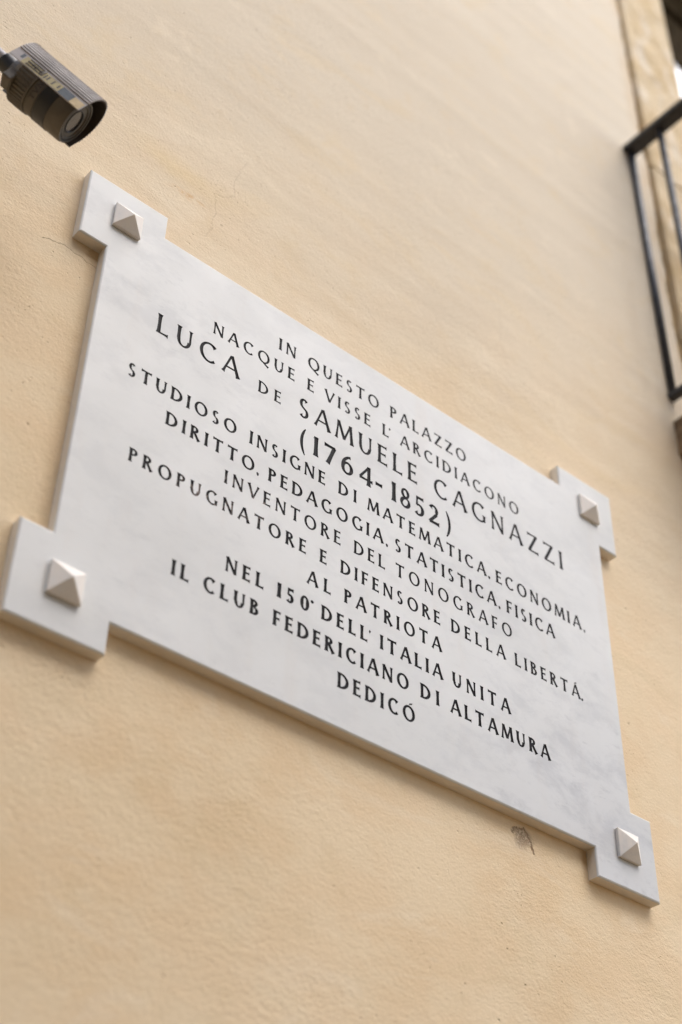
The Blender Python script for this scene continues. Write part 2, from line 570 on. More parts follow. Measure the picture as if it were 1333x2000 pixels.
ZG = ZC + 3.497
dpart('top_panel', (DX0 + 0.001, YD, ZG), (DX1 - 0.001, YD + 0.022, DZ1 - 0.35), M_WOOD)
dpart('head_rail', (DX0 + 0.001, YD - 0.02, DZ1 - 0.348), (DX1 - 0.001, YD + 0.06, DZ1 - 0.001), M_WOOD)
for xa, xb in ((DX0 + 0.001, DX0 + 0.03), (DX1 - 0.03, DX1 - 0.001), ((DX0 + DX1) / 2 - 0.05, (DX0 + DX1) / 2 + 0.05)):
    dpart('stile', (xa, YD + 0.002, ZB), (xb, YD + 0.05, ZG - 0.002), M_WOOD)
for j in range(2):
    xa = DX0 + 0.031 if j == 0 else (DX0 + DX1) / 2 + 0.051
    xb = (DX0 + DX1) / 2 - 0.051 if j == 0 else DX1 - 0.031
    dpart('kick_panel', (xa, YD + 0.006, ZB), (xb, YD + 0.04, ZB + 0.6), M_WOOD)
    dpart('pane', (xa, YD + 0.004, ZB + 0.602), (xb, YD + 0.008, ZG - 0.003), M_GL, 0)
cv, cf = [], []
nx = 80
for i in range(nx + 1):
    x = DX0 + 0.03 + (DX1 - DX0 - 0.06) * i / nx
    yy = YD + 0.060 + 0.006 * math.sin(i * 0.9) + 0.003 * math.sin(i * 2.3)
    cv += [(x, yy, ZB + 0.05), (x, yy, ZG + 0.10)]
for i in range(nx):
    cf.append((2 * i, 2 * i + 2, 2 * i + 3, 2 * i + 1))
link_obj('curtain', mesh_from('curtain', cv, cf), M_CURT, door, True)
part_world(box('room_back', (DX0 - 0.25, 0.551, ZB - 0.2), (DX1 + 0.25, 0.60, DZ1 + 0.2), M_WOOD))

# unseen house added across the lane, sized to block the low sky
YO = -4.0
opp = empty('sky_blocking_house', (0, YO, 0), 'unseen sandy plastered house added across the lane to block low sky', 'building')
bm = bmesh.new()
bm_box(bm, (-14, YO - 6, 0), (2.2, YO, 7.0))
o = from_bm('wall', bm, M_OPP, opp)
o.location = (0, -YO, 0)
o = box('cornice', (-14, YO, 6.75), (2.2, YO + 0.25, 7.0), M_OPP, opp, 0.02)
o.location = (0, -YO, 0)
for i in range(3):
    for zz in (1.0, 3.7):
        xa = -10 + i * 4
        o = box('shutter', (xa, YO + 0.002, zz), (xa + 1.1, YO + 0.05, zz + 1.7), M_SHUT, opp, 0.01)
        o.location = (0, -YO, 0)
        o = box('window_sill', (xa - 0.1, YO + 0.002, zz - 0.12), (xa + 1.2, YO + 0.14, zz - 0.003), M_OPP, opp, 0.01)
        o.location = (0, -YO, 0)

# ------------------------------------------------------------------ marble plaque
H = 0.7058
TA, TB, EX, EZ = 0.1223, 0.1214, 0.0401, 0.0412
plaque = empty('marble_plaque', (0, 0, ZC), 'white marble plaque with black carved Italian inscription on cream plaster wall', 'plaque')


def outline(ins=0.0):
    w, h = 0.5 * S, H / 2 * S
    a, b, ex, ez = TA * S, TB * S, EX * S, EZ * S
    pts = [(-w, h), (-w + a, h), (-w + a, h - ez), (w - a, h - ez), (w - a, h), (w, h), (w, h - b), (w - ex, h - b),
           (w - ex, -h + b), (w, -h + b), (w, -h), (w - a, -h), (w - a, -h + ez), (-w + a, -h + ez), (-w + a, -h),
           (-w, -h), (-w, -h + b), (-w + ex, -h + b), (-w + ex, h - b), (-w, h - b)]
    pts = pts[::-1]            # counter-clockwise seen from -y (x right, z up)
    if ins == 0:
        return pts
    out = []
    n_ = len(pts)
    for i in range(n_):
        p0, p1, p2 = pts[i - 1], pts[i], pts[(i + 1) % n_]
        d1 = Vector((p1[0] - p0[0], p1[1] - p0[1])).normalized()
        d2 = Vector((p2[0] - p1[0], p2[1] - p1[1])).normalized()
        n1 = Vector((-d1.y, d1.x))
        n2 = Vector((-d2.y, d2.x))
        out.append((p1[0] + ins * (n1.x + n2.x), p1[1] + ins * (n1.y + n2.y)))
    return out


# --- the letters: flared capitals drawn as strokes, united by a triangulation
TH, TN = 0.185, 0.118       # thick and thin stroke


def st(x0, y0, x1, y1, w=None, f0=1.0, f1=1.0):
    """straight stroke, waisted in the middle and flared to small serifs at the ends"""
    w = TH if w is None else w
    d = Vector((x1 - x0, y1 - y0))
    L = d.length
    d /= L
    nrm = Vector((-d.y, d.x))
    fl = 0.045
    prof = [(0.0, w / 2 + fl * f0), (0.035 / L if L > .1 else .1, w / 2 + fl * f0 * 0.75), (0.12 if L > .3 else .25, w / 2 + fl * f0 * 0.15), (0.5, w / 2 * 0.92),
            (0.88 if L > .3 else .75, w / 2 + fl * f1 * 0.15), (1 - 0.035 / L if L > .1 else .9, w / 2 + fl * f1 * 0.75), (1.0, w / 2 + fl * f1)]
    A_ = [Vector((x0, y0)) + d * L * t + nrm * ww for t, ww in prof]
    B_ = [Vector((x0, y0)) + d * L * t - nrm * ww for t, ww in prof]
    return [[B_[i], B_[i + 1], A_[i + 1], A_[i]] for i in range(len(prof) - 1)]


def arc(cx, cy, rx_, ry_, a0, a1, wa, wb, n_=28, tilt=12, e0=1.0, e1=1.0):
    """curved stroke: thick at the sides, thin at top and bottom; e0/e1 swell its ends"""
    out = []
    pr = None
    for i in range(n_ + 1):
        t = i / n_
        a = R(a0 + (a1 - a0) * t)
        w = wb + (wa - wb) * abs(math.cos(a - R(tilt))) ** 1.6
        if e0 != 1.0:
            w *= 1 + (e0 - 1) * max(0, 1 - t * 7)
        if e1 != 1.0:
            w *= 1 + (e1 - 1) * max(0, 1 - (1 - t) * 7)
        ro = Vector((cx + rx_ * math.cos(a), cy + ry_ * math.sin(a)))
        ri = Vector((cx + (rx_ - w) * math.cos(a), cy + (ry_ - w) * math.sin(a)))
        if pr:
            q = [pr[1], pr[0], ro, ri]
            ar = sum(q[j].x * q[(j + 1) % 4].y - q[(j + 1) % 4].x * q[j].y for j in range(4))
            out.append(q if ar > 0 else q[::-1])
        pr = (ro, ri)
    return out


def disc(cx, cy, r, n_=12):
    return [[Vector((cx + r * math.cos(2 * math.pi * i / n_), cy + r * math.sin(2 * math.pi * i / n_))) for i in range(n_)]]


def glyph(c):
    h = TH / 2
    if c == 'I':
        return 0.24, st(.12, 0, .12, 1)
    if c == 'L':
        return 0.56, st(.12, 0, .12, 1) + st(.10, TN / 2, .54, TN / 2, TN, 0, 1.2)
    if c in 'EÉ':
        return 0.56, st(.12, 0, .12, 1) + st(.10, TN / 2, .54, TN / 2, TN, 0, 1.2) + st(.10, .53, .46, .53, TN, 0, .9) + st(.10, 1 - TN / 2, .51, 1 - TN / 2, TN, 0, 1.0)
    if c == 'F':
        return 0.54, st(.12, 0, .12, 1) + st(.10, .50, .45, .50, TN, 0, .9) + st(.10, 1 - TN / 2, .51, 1 - TN / 2, TN, 0, 1.0)
    if c == 'T':
        return 0.72, st(.36, 0, .36, 1, TH, 1, 0) + st(.01, 1 - TN / 2, .71, 1 - TN / 2, TN, 1.1, 1.1)
    if c == 'D':
        return 0.80, st(.12, 0, .12, 1) + arc(.22, .5, .57, .5, -90, 90, TH, TN, 24, 0) + st(.10, TN / 2, .26, TN / 2, TN, 0, 0) + st(.10, 1 - TN / 2, .26, 1 - TN / 2, TN, 0, 0)
    if c == 'P':
        return 0.58, st(.12, 0, .12, 1) + arc(.24, .74, .32, .26, -90, 90, TH * .95, TN, 18, 0) + st(.10, 1 - TN / 2, .28, 1 - TN / 2, TN, 0, 0) + st(.10, .48 + TN / 2, .28, .48 + TN / 2, TN, 0, 0)
    if c == 'R':
        return 0.68, st(.12, 0, .12, 1) + arc(.24, .75, .31, .25, -90, 90, TH * .95, TN, 18, 0) + st(.10, 1 - TN / 2, .28, 1 - TN / 2, TN, 0, 0) + st(.10, .50 + TN / 2, .28, .50 + TN / 2, TN, 0, 0) + st(.27, .54, .62, .0, TH, 0, .9)
    if c == 'B':
        return 0.60, st(.12, 0, .12, 1) + arc(.24, .765, .27, .235, -90, 90, TH * .9, TN, 18, 0) + arc(.25, .285, .33, .285, -90, 90, TH, TN, 18, 0) + \
            st(.10, 1 - TN / 2, .28, 1 - TN / 2, TN, 0, 0) + st(.10, .55, .28, .55, TN, 0, 0) + st(.10, TN / 2, .28, TN / 2, TN, 0, 0)
    if c == 'O':
        return 0.94, arc(.47, .5, .46, .52, 0, 360, TH, TN, 44, 14)
    if c == 'Q':
        return 0.94, arc(.47, .5, .46, .52, 0, 360, TH, TN, 44, 14) + st(.48, .02, .86, -.20, TH * .85, 0, .5)
    if c == 'C':
        return 0.78, arc(.47, .5, .46, .52, 50, 310, TH, TN, 34, 14, 1.5, 1.25)
    if c == 'G':
        return 0.84, arc(.47, .5, .46, .52, 50, 308, TH, TN, 34, 14, 1.5, 1.0) + st(.74, .06, .74, .42, TH * .9, 0, 1.0)
    if c == 'S':
        return 0.56, arc(.27, .745, .225, .265, 38, 262, TH * .95, TN, 24, 0, 1.6, 1.0) + arc(.26, .255, .25, .275, 82, -142, TH * .95, TN, 24, 0, 1.0, 1.6) + \
            [[Vector((.215, .49)), Vector((.33, .415)), Vector((.315, .53)), Vector((.22, .60))]] + [[Vector((.17, .50)), Vector((.34, .40)), Vector((.36, .47)), Vector((.20, .58))]]
    if c == 'A':
        return 0.80, st(.04, 0, .385, 1, TN, .9, 0) + st(.76, 0, .405, 1.02, TH, .9, 0) + st(.17, .34, .62, .34, TN * .9, 0, 0)
    if c == 'V':
        return 0.78, st(.04, 1, .40, 0, TH, .9, 0) + st(.74, 1, .39, 0, TN, .9, 0)
    if c == 'N':
        return 0.80, st(.11, 0, .11, 1, TN, 1, .6) + st(.69, 0, .69, 1, TN, 0, 1) + st(.10, .99, .69, .02, TH, .2, 0)
    if c == 'M':
        return 0.94, st(.06, 0, .16, 1, TN, 1, .4) + st(.88, 0, .78, 1, TH, 1, .4) + st(.16, .98, .48, .10, TH, .2, 0) + st(.78, .98, .47, .10, TN, .2, 0)
    if c == 'U':
        return 0.76, st(.12, .34, .12, 1, TH, 0, 1) + st(.645, .32, .645, 1, TN, 0, 1) + arc(.37, .36, .3175, .38, 180, 360, TH, TN, 22, 0)
    if c == 'Z':
        return 0.70, st(.04, 1 - TN / 2, .64, 1 - TN / 2, TN, 1.1, 0) + st(.06, TN / 2, .68, TN / 2, TN, 0, 1.2) + st(.60, .98, .10, .03, TH, 0, 0)
    if c == '1':
        return 0.26, st(.15, 0, .15, 1, TH * 1.25, .9, .3) + [[Vector((-.01, .86)), Vector((.12, .90)), Vector((.12, 1.0)), Vector((.05, .94))]]
    if c == '7':
        return 0.60, st(.03, 1 - TH / 2, .58, 1 - TH / 2, TH * .95, .7, 0) + st(.22, 0, .54, .95, TH * 1.15, .6, 0)
    if c == '6':
        return 0.66, arc(.33, .31, .31, .33, 0, 360, TH * 1.1, TN * 1.1, 34, 0) + arc(.60, .36, .58, .64, 180, 102, TH * 1.0, TN, 18, 0, 1.0, 1.5)
    if c == '4':
        return 0.72, st(.52, 0, .52, 1, TH * 1.15, .9, 0) + st(.52, .98, .06, .31, TN * 1.15, 0, 0) + st(.03, .29, .72, .29, TN * 1.15, .3, .8)
    if c == '8':
        return 0.60, arc(.30, .745, .23, .265, 0, 360, TH, TN, 30, 25) + arc(.30, .265, .285, .285, 0, 360, TH * 1.05, TN, 30, -25)
    if c == '5':
        return 0.56, arc(.23, .30, .30, .32, 118, -140, TH * 1.1, TN * 1.1, 26, 0, 1.0, 1.5) + st(.13, .50, .15, 1, TN, 0, 0) + st(.11, 1 - TH * .45, .50, 1 - TH * .45, TH * .9, 0, .8)
    if c == '2':
        return 0.62, arc(.28, .72, .27, .29, 155, -42, TH * 1.1, TN * 1.1, 24, 0, 1.6, 1.0) + st(.46, .56, .06, .05, TH * .95, 0, 0) + st(.05, TH / 2, .60, TH / 2, TH, 0, .9)
    if c == '0':
        return 0.70, arc(.35, .5, .33, .51, 0, 360, TH * 1.15, TN * 1.1, 40, 0)
    if c == '-':
        return 0.44, st(.04, .40, .40, .40, TH * 1.0, .4, .4)
    if c == '(':
        return 0.34, arc(.62, .40, .56, .84, 125, 235, TH * .9, TN * .5, 24, 0, .6, .6)
    if c == ')':
        return 0.34, arc(-.28, .40, .56, .84, 55, -55, TH * .9, TN * .5, 24, 0, .6, .6)
    if c == ',':
        return 0.18, [[Vector((.02, .13)), Vector((.05, -.03)), Vector((.13, -.10)), Vector((.20, -.02)), Vector((.20, .12)), Vector((.10, .17))]]
    if c == '.':
        return 0.18, disc(.10, .07, .105)
    if c == '^':                     # raised stop that stands for the apostrophe
        return 0.14, [[Vector((-.02, .80)), Vector((.04, .68)), Vector((.15, .84)), Vector((.05, .94))]]
    if c == '*':                     # small raised dot of the ordinal
        return 0.18, disc(.09, .84, .115)
    if c == '`':                     # slanted accent
        return 0.2, [[Vector((-.12, 1.06)), Vector((.11, 1.12)), Vector((.16, 1.25)), Vector((-.06, 1.17))]]
    raise ValueError(c)


def glyph_tris(c):
    adv, polys = glyph(c)
    V, F = [], []
    for q in polys:
        ar = sum(q[j].x * q[(j + 1) % len(q)].y - q[(j + 1) % len(q)].x * q[j].y for j in range(len(q)))
        if ar < 0:
            q = q[::-1]
        b0 = len(V)
        V += [Vector((a.x, a.y)) for a in q]
        F.append(list(range(b0, b0 + len(q))))
    r = delaunay_2d_cdt(V, [], F, 0, 1e-5)
    verts, faces = r[0], [f for f, of in zip(r[2], r[5]) if of]     # strokes only: the counters stay open
    # boundary edges, directed so that the letter lies on their left
    cnt = {}
    tris = []
    for f in faces:
        a = [verts[i] for i in f]
        ar = sum(a[j].x * a[(j + 1) % len(a)].y - a[(j + 1) % len(a)].x * a[j].y for j in range(len(a)))
        f = list(f) if ar > 0 else list(f)[::-1]
        tris.append(f)
        for j in range(len(f)):
            cnt[(f[j], f[(j + 1) % len(f)])] = 1
    bd = [(a, b) for (a, b) in cnt if (b, a) not in cnt]
    nxt = {}
    for a, b in bd:
        nxt.setdefault(a, []).append(b)
    loops = []
    while nxt:
        s = next(iter(nxt))
        lp = [s]
        cur = s
        while True:
            nb = nxt[cur].pop()
            if not nxt[cur]:
                del nxt[cur]
            if nb == s:
                break
            lp.append(nb)
            cur = nb
            if cur not in nxt:
                break
        loops.append(lp)
    return adv, verts, tris, bd, loops


GL = {}
WEIGHTS = [0.98, 0.98, 0.84, 0.92, 0.88, 1.06, 1.08, 0.98, 1.08, 1.12, 1.18, 1.20, 1.18]
TH0, TN0 = TH, TN
LET_MESH = {}
ENG = 0.0016          # depth of the carving
cut_loops = []
letter_loops = []


def get_glyph(c, wt):
    global TH, TN
    if (c, wt) not in GL:
        TH, TN = TH0 * wt, TN0 * wt
        GL[(c, wt)] = glyph_tris(c)
    return GL[(c, wt)]


def letter_mesh(c, h, wt):
    key = (c, round(h, 5), wt)
    if key in LET_MESH:
        return LET_MESH[key]
    adv, verts, tris, bd, loops = get_glyph(c, wt)
    n_ = len(verts)
    vv_, ff_ = [], []
    for v in verts:
        vv_.append((v.x * h, ENG, v.y * h))
    for v in verts:
        vv_.append((v.x * h, 0.0, v.y * h))
    for t in tris:
        ff_.append(tuple(t))
    for a, b in bd:
        ff_.append((a, a + n_, b + n_, b))
    me = mesh_from('letter', vv_, ff_)
    me.materials.append(M_LET)
    LET_MESH[key] = me
    return me


TR = 0.0
# (text, baseline v, cap height, [(word, u0, u1), ...]) in plaque units
LINES = [
    ("IN QUESTO PALAZZO", .2350, .0222, [("IN", -.1822, -.1523), ("QUESTO", -.1315, -.0010), ("PALAZZO", .0198, .1700)]),
    ("NACQUE E VISSE L' ARCIDIACONO", .1925, .0215, [("NACQUE", -.2892, -.1525), ("E", -.1308, -.1180), ("VISSE", -.0995, -.0165), ("L", .0055, .0170), ("^", .0178, .0208), ("ARCIDIACONO", .0392, .2770)]),
    ("LUCA DE SAMUELE CAGNAZZI", .1370, .0338, [("LUCA", -.3730, -.2425), ("SAMUELE", -.1435, .0710), ("CAGNAZZI", .1025, .3670)]),
    (None, .1370, .0208, [("DE", -.2112, -.1730)]),
    ("(1764-1852)", .0820, .0340, [("(", -.1404, -.1275), ("1764", -.1165, -.0120), ("-", -.0082, .0110), ("1852", .0215, .1120), (")", .1240, .1362)]),
    ("STUDIOSO INSIGNE DI MATEMATICA, ECONOMIA,", .0412, .0216, [("STUDIOSO", -.4032, -.2390), ("INSIGNE", -.2185, -.0935), ("DI", -.0715, -.0400), ("MATEMATICA", -.0205, .1995), (",", .2030, .2065), ("ECONOMIA", .2190, .3945), (",", .3985, .4020)]),
    ("DIRITTO, PEDAGOGIA, STATISTICA, FISICA", -.0023, .0216, [("DIRITTO", -.3425, -.2075), (",", -.2045, -.2010), ("PEDAGOGIA", -.1855, .0070), (",", .0112, .0147), ("STATISTICA", .0275, .2165), (",", .2203, .2238), ("FISICA", .2370, .3340)]),
    ("INVENTORE DEL TONOGRAFO", -.0433, .0212, [("INVENTORE", -.2510, -.0650), ("DEL", -.0432, .0108), ("TONOGRAFO", .0290, .2450)]),
    ("PROPUGNATORE E DIFENSORE DELLA LIBERTA.", -.0860, .0208, [("PROPUGNATORE", -.3850, -.1202), ("E", -.0985, -.0855), ("DIFENSORE", -.0645, .1078), ("DELLA", .1273, .2286), ("LIBERTA", .2470, .3765), (".", .3787, .3822)]),
    ("AL PATRIOTA", -.1283, .0210, [("AL", -.1168, -.0787), ("PATRIOTA", -.0573, .1085)]),
    ("NEL 150 DELL' ITALIA UNITA", -.1708, .0215, [("NEL", -.2382, -.1815), ("150", -.1615, -.1115), ("*", -.1095, -.1058), ("DELL", -.0928, -.0183), ("^", -.0160, -.0128), ("ITALIA", .0022, .1090), ("UNITA", .1265, .2318)]),
    ("IL CLUB FEDERICIANO DI ALTAMURA", -.2130, .0218, [("IL", -.3105, -.2860), ("CLUB", -.2665, -.1862), ("FEDERICIANO", -.1652, .0502), ("DI", .0698, .1018), ("ALTAMURA", .1218, .3030)]),
    ("DEDICO", -.2562, .0222, [("DEDICO", -.0650, .0600)]),
]
rows = {}
tl = None
for (text, bv, ch, words), wt in zip(LINES, WEIGHTS):
    if text is not None:
        tl = empty('inscription_line', (0, 0, 0), None, None, plaque)
        t2 = {'NEL 150 DELL\' ITALIA UNITA': "NEL 150° DELL' ITALIA UNITA", 'PROPUGNATORE E DIFENSORE DELLA LIBERTA.': 'PROPUGNATORE E DIFENSORE DELLA LIBERTÁ.', 'DEDICO': 'DEDICÓ'}.get(text, text)
        tl['label'] = 'carved line reading ' + t2
    h = ch * S
    for wd, u0, u1 in words:
        tot = sum(get_glyph(c, wt)[0] for c in wd) * h
        W_ = (u1 - u0) * S
        n_ = len(wd)
        tr = (W_ - tot) / (n_ - 1) if n_ > 1 else 0.0
        sx = 1.0
        x = u0 * S if n_ > 1 else u0 * S
        for ci, c in enumerate(wd):
            items = [c]
            if ci == n_ - 1 and wd in ('LIBERTA', 'DEDICO'):
                items.append('`')
            for it in items:
                me = letter_mesh(it, h, wt)
                lx = x + (get_glyph(c, wt)[0] * h * (0.52 if c == 'A' else 0.62) if it == '`' else 0.0)
                lz = bv * S
                o = bpy.data.objects.new('letter', me)
                COL.objects.link(o)
                o.parent = tl
                o.location = (lx, 0, lz)
                gl = get_glyph(it, wt)
                letter_loops.append([[(lx + gl[1][i].x * h, lz + gl[1][i].y * h) for i in lp] for lp in gl[4]])
                for lp in gl[4]:
                    cut_loops.append([(lx + gl[1][i].x * h, lz + gl[1][i].y * h) for i in lp])
            x += get_glyph(c, wt)[0] * h + tr

# slab face = outline minus the letters
face_in = outline(0.0030)
V = [Vector(p_) for p_ in face_in]
F = [list(range(len(V)))]
hole_ids = {}
for lp in cut_loops:
    ar = sum(lp[j][0] * lp[(j + 1) % len(lp)][1] - lp[(j + 1) % len(lp)][0] * lp[j][1] for j in range(len(lp)))
    b0 = len(V)
    V += [Vector(a) for a in lp]
    idx = list(range(b0, b0 + len(lp)))
    hole_ids[len(F)] = ar < 0
    F.append(idx if ar > 0 else idx[::-1])
r = delaunay_2d_cdt(V, [], F, 0, 1e-7)
verts, faces, orig = r[0], r[2], r[5]
letters_box = []
for lps in letter_loops:
    xs_ = [a[0] for lp in lps for a in lp]
    zs_ = [a[1] for lp in lps for a in lp]
    letters_box.append((min(xs_), max(xs_), min(zs_), max(zs_), lps))


def in_letter(x_, z_):
    for x0, x1, z0, z1, lps in letters_box:
        if x0 <= x_ <= x1 and z0 <= z_ <= z1:
            ins = False
            for lp in lps:
                for j in range(len(lp)):
                    (ax, ay), (bx, by) = lp[j - 1], lp[j]
                    if (ay > z_) != (by > z_) and x_ < (bx - ax) * (z_ - ay) / (by - ay) + ax:
                        ins = not ins
            if ins:
                return True
    return False


keep = []
for f, of in zip(faces, orig):
    if 0 not in of:
        continue
    a = [verts[i] for i in f]
    if in_letter(sum(v.x for v in a) / 3, sum(v.y for v in a) / 3):
        continue
    ar = sum(a[j].x * a[(j + 1) % 3].y - a[(j + 1) % 3].x * a[j].y for j in range(3))
    keep.append(tuple(f) if ar > 0 else tuple(f)[::-1])
sv = [(v.x, 0.0, v.y) for v in verts]
nv = len(sv)
o_in, o_out = outline(0.0030), outline(0)
o_mid = outline(0.0009)
n_ = len(o_in)
for (ring, y) in ((o_in, 0.0), (o_mid, 0.0011), (o_out, 0.0030), (o_out, WY + 0.002)):
    for a in ring:
        sv.append((a[0], y, a[1]))
for k_ in range(3):
    for i in range(n_):
        j = (i + 1) % n_
        keep.append((nv + k_ * n_ + i, nv + (k_ + 1) * n_ + i, nv + (k_ + 1) * n_ + j, nv + k_ * n_ + j))
keep.append(tuple(nv + 3 * n_ + i for i in range(n_))[::-1])
slab = link_obj('slab', mesh_from('slab', sv, keep), M_MB, plaque)
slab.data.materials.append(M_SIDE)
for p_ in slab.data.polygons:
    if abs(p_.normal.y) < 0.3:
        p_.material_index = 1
print('slab tris', len(keep), 'letters', len(cut_loops))

# studs: low block with a pyramid head
SU = []
for (ux, uz) in ((-.4375, .2945), (-.4375, -.2905), (.4395, .2930), (.4420, -.2905)):
    bm = bmesh.new()
    a = 0.0272
    ring = lambda s_, y: [bm.verts.new((sx_ * s_, y, sz_ * s_)) for sx_, sz_ in ((-1, -1), (1, -1), (1, 1), (-1, 1))]
    r0, r1, r2 = ring(a * .97, 0.0), ring(a, -0.0062), ring(a * .96, -0.0072)
    ap = bm.verts.new((0, -0.0245, 0))
    for A_, B_ in ((r0, r1), (r1, r2)):
        for i in range(4):
            bm.faces.new((A_[i], A_[(i + 1) % 4], B_[(i + 1) % 4], B_[i]))
    for i in range(4):
        bm.faces.new((r2[i], r2[(i + 1) % 4], ap))
    bm.faces.new(r0[::-1])
    bm.normal_update()
    bmesh.ops.recalc_face_normals(bm, faces=bm.faces)
    bmesh.ops.bevel(bm, geom=[e for e in bm.edges if ap in e.verts], offset=0.0006, segments=1, affect='EDGES')
    o = from_bm('pyramid_stud', bm, M_STUD, plaque)
    o.location = (ux * S, -0.0002, uz * S)

# ------------------------------------------------------------------ balcony railing
rail = empty('balcony_railing', (0.99, WY, ZB), 'black iron balcony railing beside the balcony door', 'railing')


def rpart(name, lo, hi, bev=0.003):
    bm = bmesh.new()
    bm_box(bm, Vector(lo) - rail.location, Vector(hi) - rail.location, bev, 2)
    return from_bm(name, bm, M_IRON, rail)


XR = 0.972
ZT = ZC + 1.945
YE = -0.28
rpart('handrail', (XR - 0.028, YE, ZT - 0.002), (XR + 0.019, WY + 0.012, ZT + 0.018))
rpart('handrail', (XR + 0.019, YE, ZT), (DX1 + 0.33, YE + 0.048, ZT + 0.016))
rpart('bottom_rail', (XR - 0.012, YE, ZB + 0.03), (XR + 0.012, WY + 0.012, ZB + 0.05))
rpart('bottom_rail', (XR + 0.013, YE + 0.012, ZB + 0.03), (DX1 + 0.30, YE + 0.036, ZB + 0.05))
bar = None
def baluster(x, y):
    global bar
    if bar is None:
        bm = bmesh.new()
        bmesh.ops.create_cone(bm, cap_ends=True, segments=14, radius1=0.0098, radius2=0.0098, depth=ZT - ZB - 0.051)
        bmesh.ops.translate(bm, verts=bm.verts, vec=(0, 0, (ZT + ZB + 0.05) / 2 - ZB))
        bar = from_bm('baluster', bm, M_IRON, rail, True)
        for p_ in bar.data.polygons:
            p_.use_smooth = abs(p_.normal.z) < 0.5
        o = bar
    else:
        o = bar.copy()
        COL.objects.link(o)
        o.parent = rail
    o.location = (x - rail.location.x, y - rail.location.y, 0)


y = WY - 0.008
while y > YE + 0.03:
    baluster(XR, y)
    y -= 0.105
x = XR + 0.105
while x < DX1 + 0.3:
    baluster(x, YE + 0.024)
    x += 0.105

# ------------------------------------------------------------------ security camera
axis = Vector((0.792, -0.246, -0.558)).normalized()
side = axis.cross(Vector((0, 0, 1))).normalized()
u0_ = side.cross(axis).normalized()
y0_ = u0_.cross(axis).normalized()
ro = R(7)                                   # the housing is rolled a little on its joint
Yv = y0_ * math.cos(ro) + u0_ * math.sin(ro)
upv = -y0_ * math.sin(ro) + u0_ * math.cos(ro)
# local frame: X along the barrel (front = +X), Y towards the wall, Z up through the shield
Mcam = Matrix((axis, Yv, upv)).transposed().to_4x4()
cc = Vector((-0.8052, -0.1458, ZC + 0.3495))
cct = empty('security_camera', cc, 'grey brown bullet security camera with ribbed sunshield above the plaque', 'security camera')
Mcam.translation = cc
cct.matrix_world = Mcam
RB = 0.0385       # barrel radius


def lathe(bm, prof, n_=48, cap0=True, cap1=True):
    rings = []
    for (x_, r_) in prof:
        rings.append([bm.verts.new((x_, r_ * math.cos(2 * math.pi * i / n_), r_ * math.sin(2 * math.pi * i / n_))) for i in range(n_)])
    for A_, B_ in zip(rings[:-1], rings[1:]):
        for i in range(n_):
            bm.faces.new((A_[i], A_[(i + 1) % n_], B_[(i + 1) % n_], B_[i]))
    if cap0:
        bm.faces.new(rings[0][::-1])
    if cap1:
        bm.faces.new(rings[-1])


def lpart(name, prof, mat, parent=None, n_=64, smooth=True, cap0=True, cap1=True):
    bm = bmesh.new()
    lathe(bm, prof, n_, cap0, cap1)
    o = from_bm(name, bm, mat, parent or cct)
    for p_ in o.data.polygons:
        p_.use_smooth = smooth and len(p_.vertices) == 4
    o.data.set_sharp_from_angle(angle=R(35))
    return o


FX = 0.055
lpart('barrel', [(-0.018, RB * .97), (-0.0175, RB), (FX - 0.004, RB), (FX - 0.001, RB * .965)], M_HOUS, cap1=False)
# rear housing with lengthwise cooling grooves
bm = bmesh.new()
ng = 40
rings = []
for (xx, sc, dp) in ((-0.063, .72, 0), (-0.060, .80, 0), (-0.0515, 1.00, 0), (-0.0505, 1.06, .045), (-0.0225, 1.06, .045), (-0.0215, 1.05, 0), (-0.0180, 1.05, 0), (-0.0178, .98, 0)):
    ring_ = []
    for i in range(ng * 4):
        rr = RB * (sc - (dp if i % 4 in (2, 3) else 0))
        a = 2 * math.pi * i / (ng * 4)
        ring_.append(bm.verts.new((xx, rr * math.cos(a), rr * math.sin(a))))
    rings.append(ring_)
for A_, B_ in zip(rings[:-1], rings[1:]):
    for i in range(ng * 4):
        bm.faces.new((A_[i], A_[(i + 1) % (ng * 4)], B_[(i + 1) % (ng * 4)], B_[i]))
bm.faces.new(rings[0][::-1])
bm.faces.new(rings[-1])
from_bm('rear_housing', bm, M_HOUS, cct)
lpart('focus_band', [(0.000, RB * 1.002), (0.001, RB * 1.022), (0.024, RB * 1.022), (0.025, RB * 1.002)], M_BLK, cap0=False, cap1=False)
lpart('trim_ring', [(-0.0030, RB * 1.0), (-0.0028, RB * 1.02), (-0.0012, RB * 1.02), (-0.001, RB * 1.0)], M_HOUS, cap0=False, cap1=False)
lpart('front_plate', [(FX - 0.001, RB * .965), (FX + 0.0012, RB * .955), (FX + 0.0012, RB * .90), (FX - 0.0015, RB * .88), (FX - 0.0015, RB * .80), (FX, RB * .79), (FX, RB * .76), (FX - 0.0025, RB * .74), (FX - 0.0025, RB * .52)], M_HOUS, cap0=False, cap1=False)
lpart('rim', [(FX - 0.0026, RB * .535), (FX - 0.0010, RB * .53), (FX - 0.0010, RB * .49), (FX - 0.003, RB * .485)], M_BLK, cap0=False, cap1=False)
lpart('lens_window', [(FX - 0.0032, RB * .495), (FX - 0.0030, RB * .2), (FX - 0.0029, 0.0005)], M_LENS, cap0=False)
lpart('gasket', [(FX - 0.0014, RB * .885), (FX - 0.0006, RB * .87), (FX - 0.0006, RB * .81), (FX - 0.0014, RB * .80)], M_BLK, cap0=False, cap1=False)

# sunshield: an inverted U across (y, z), run along x
HW = 0.0392
ZL, ZS, ZA = -0.012, 0.009, 0.062
SX0, SX1 = -0.080, 0.063


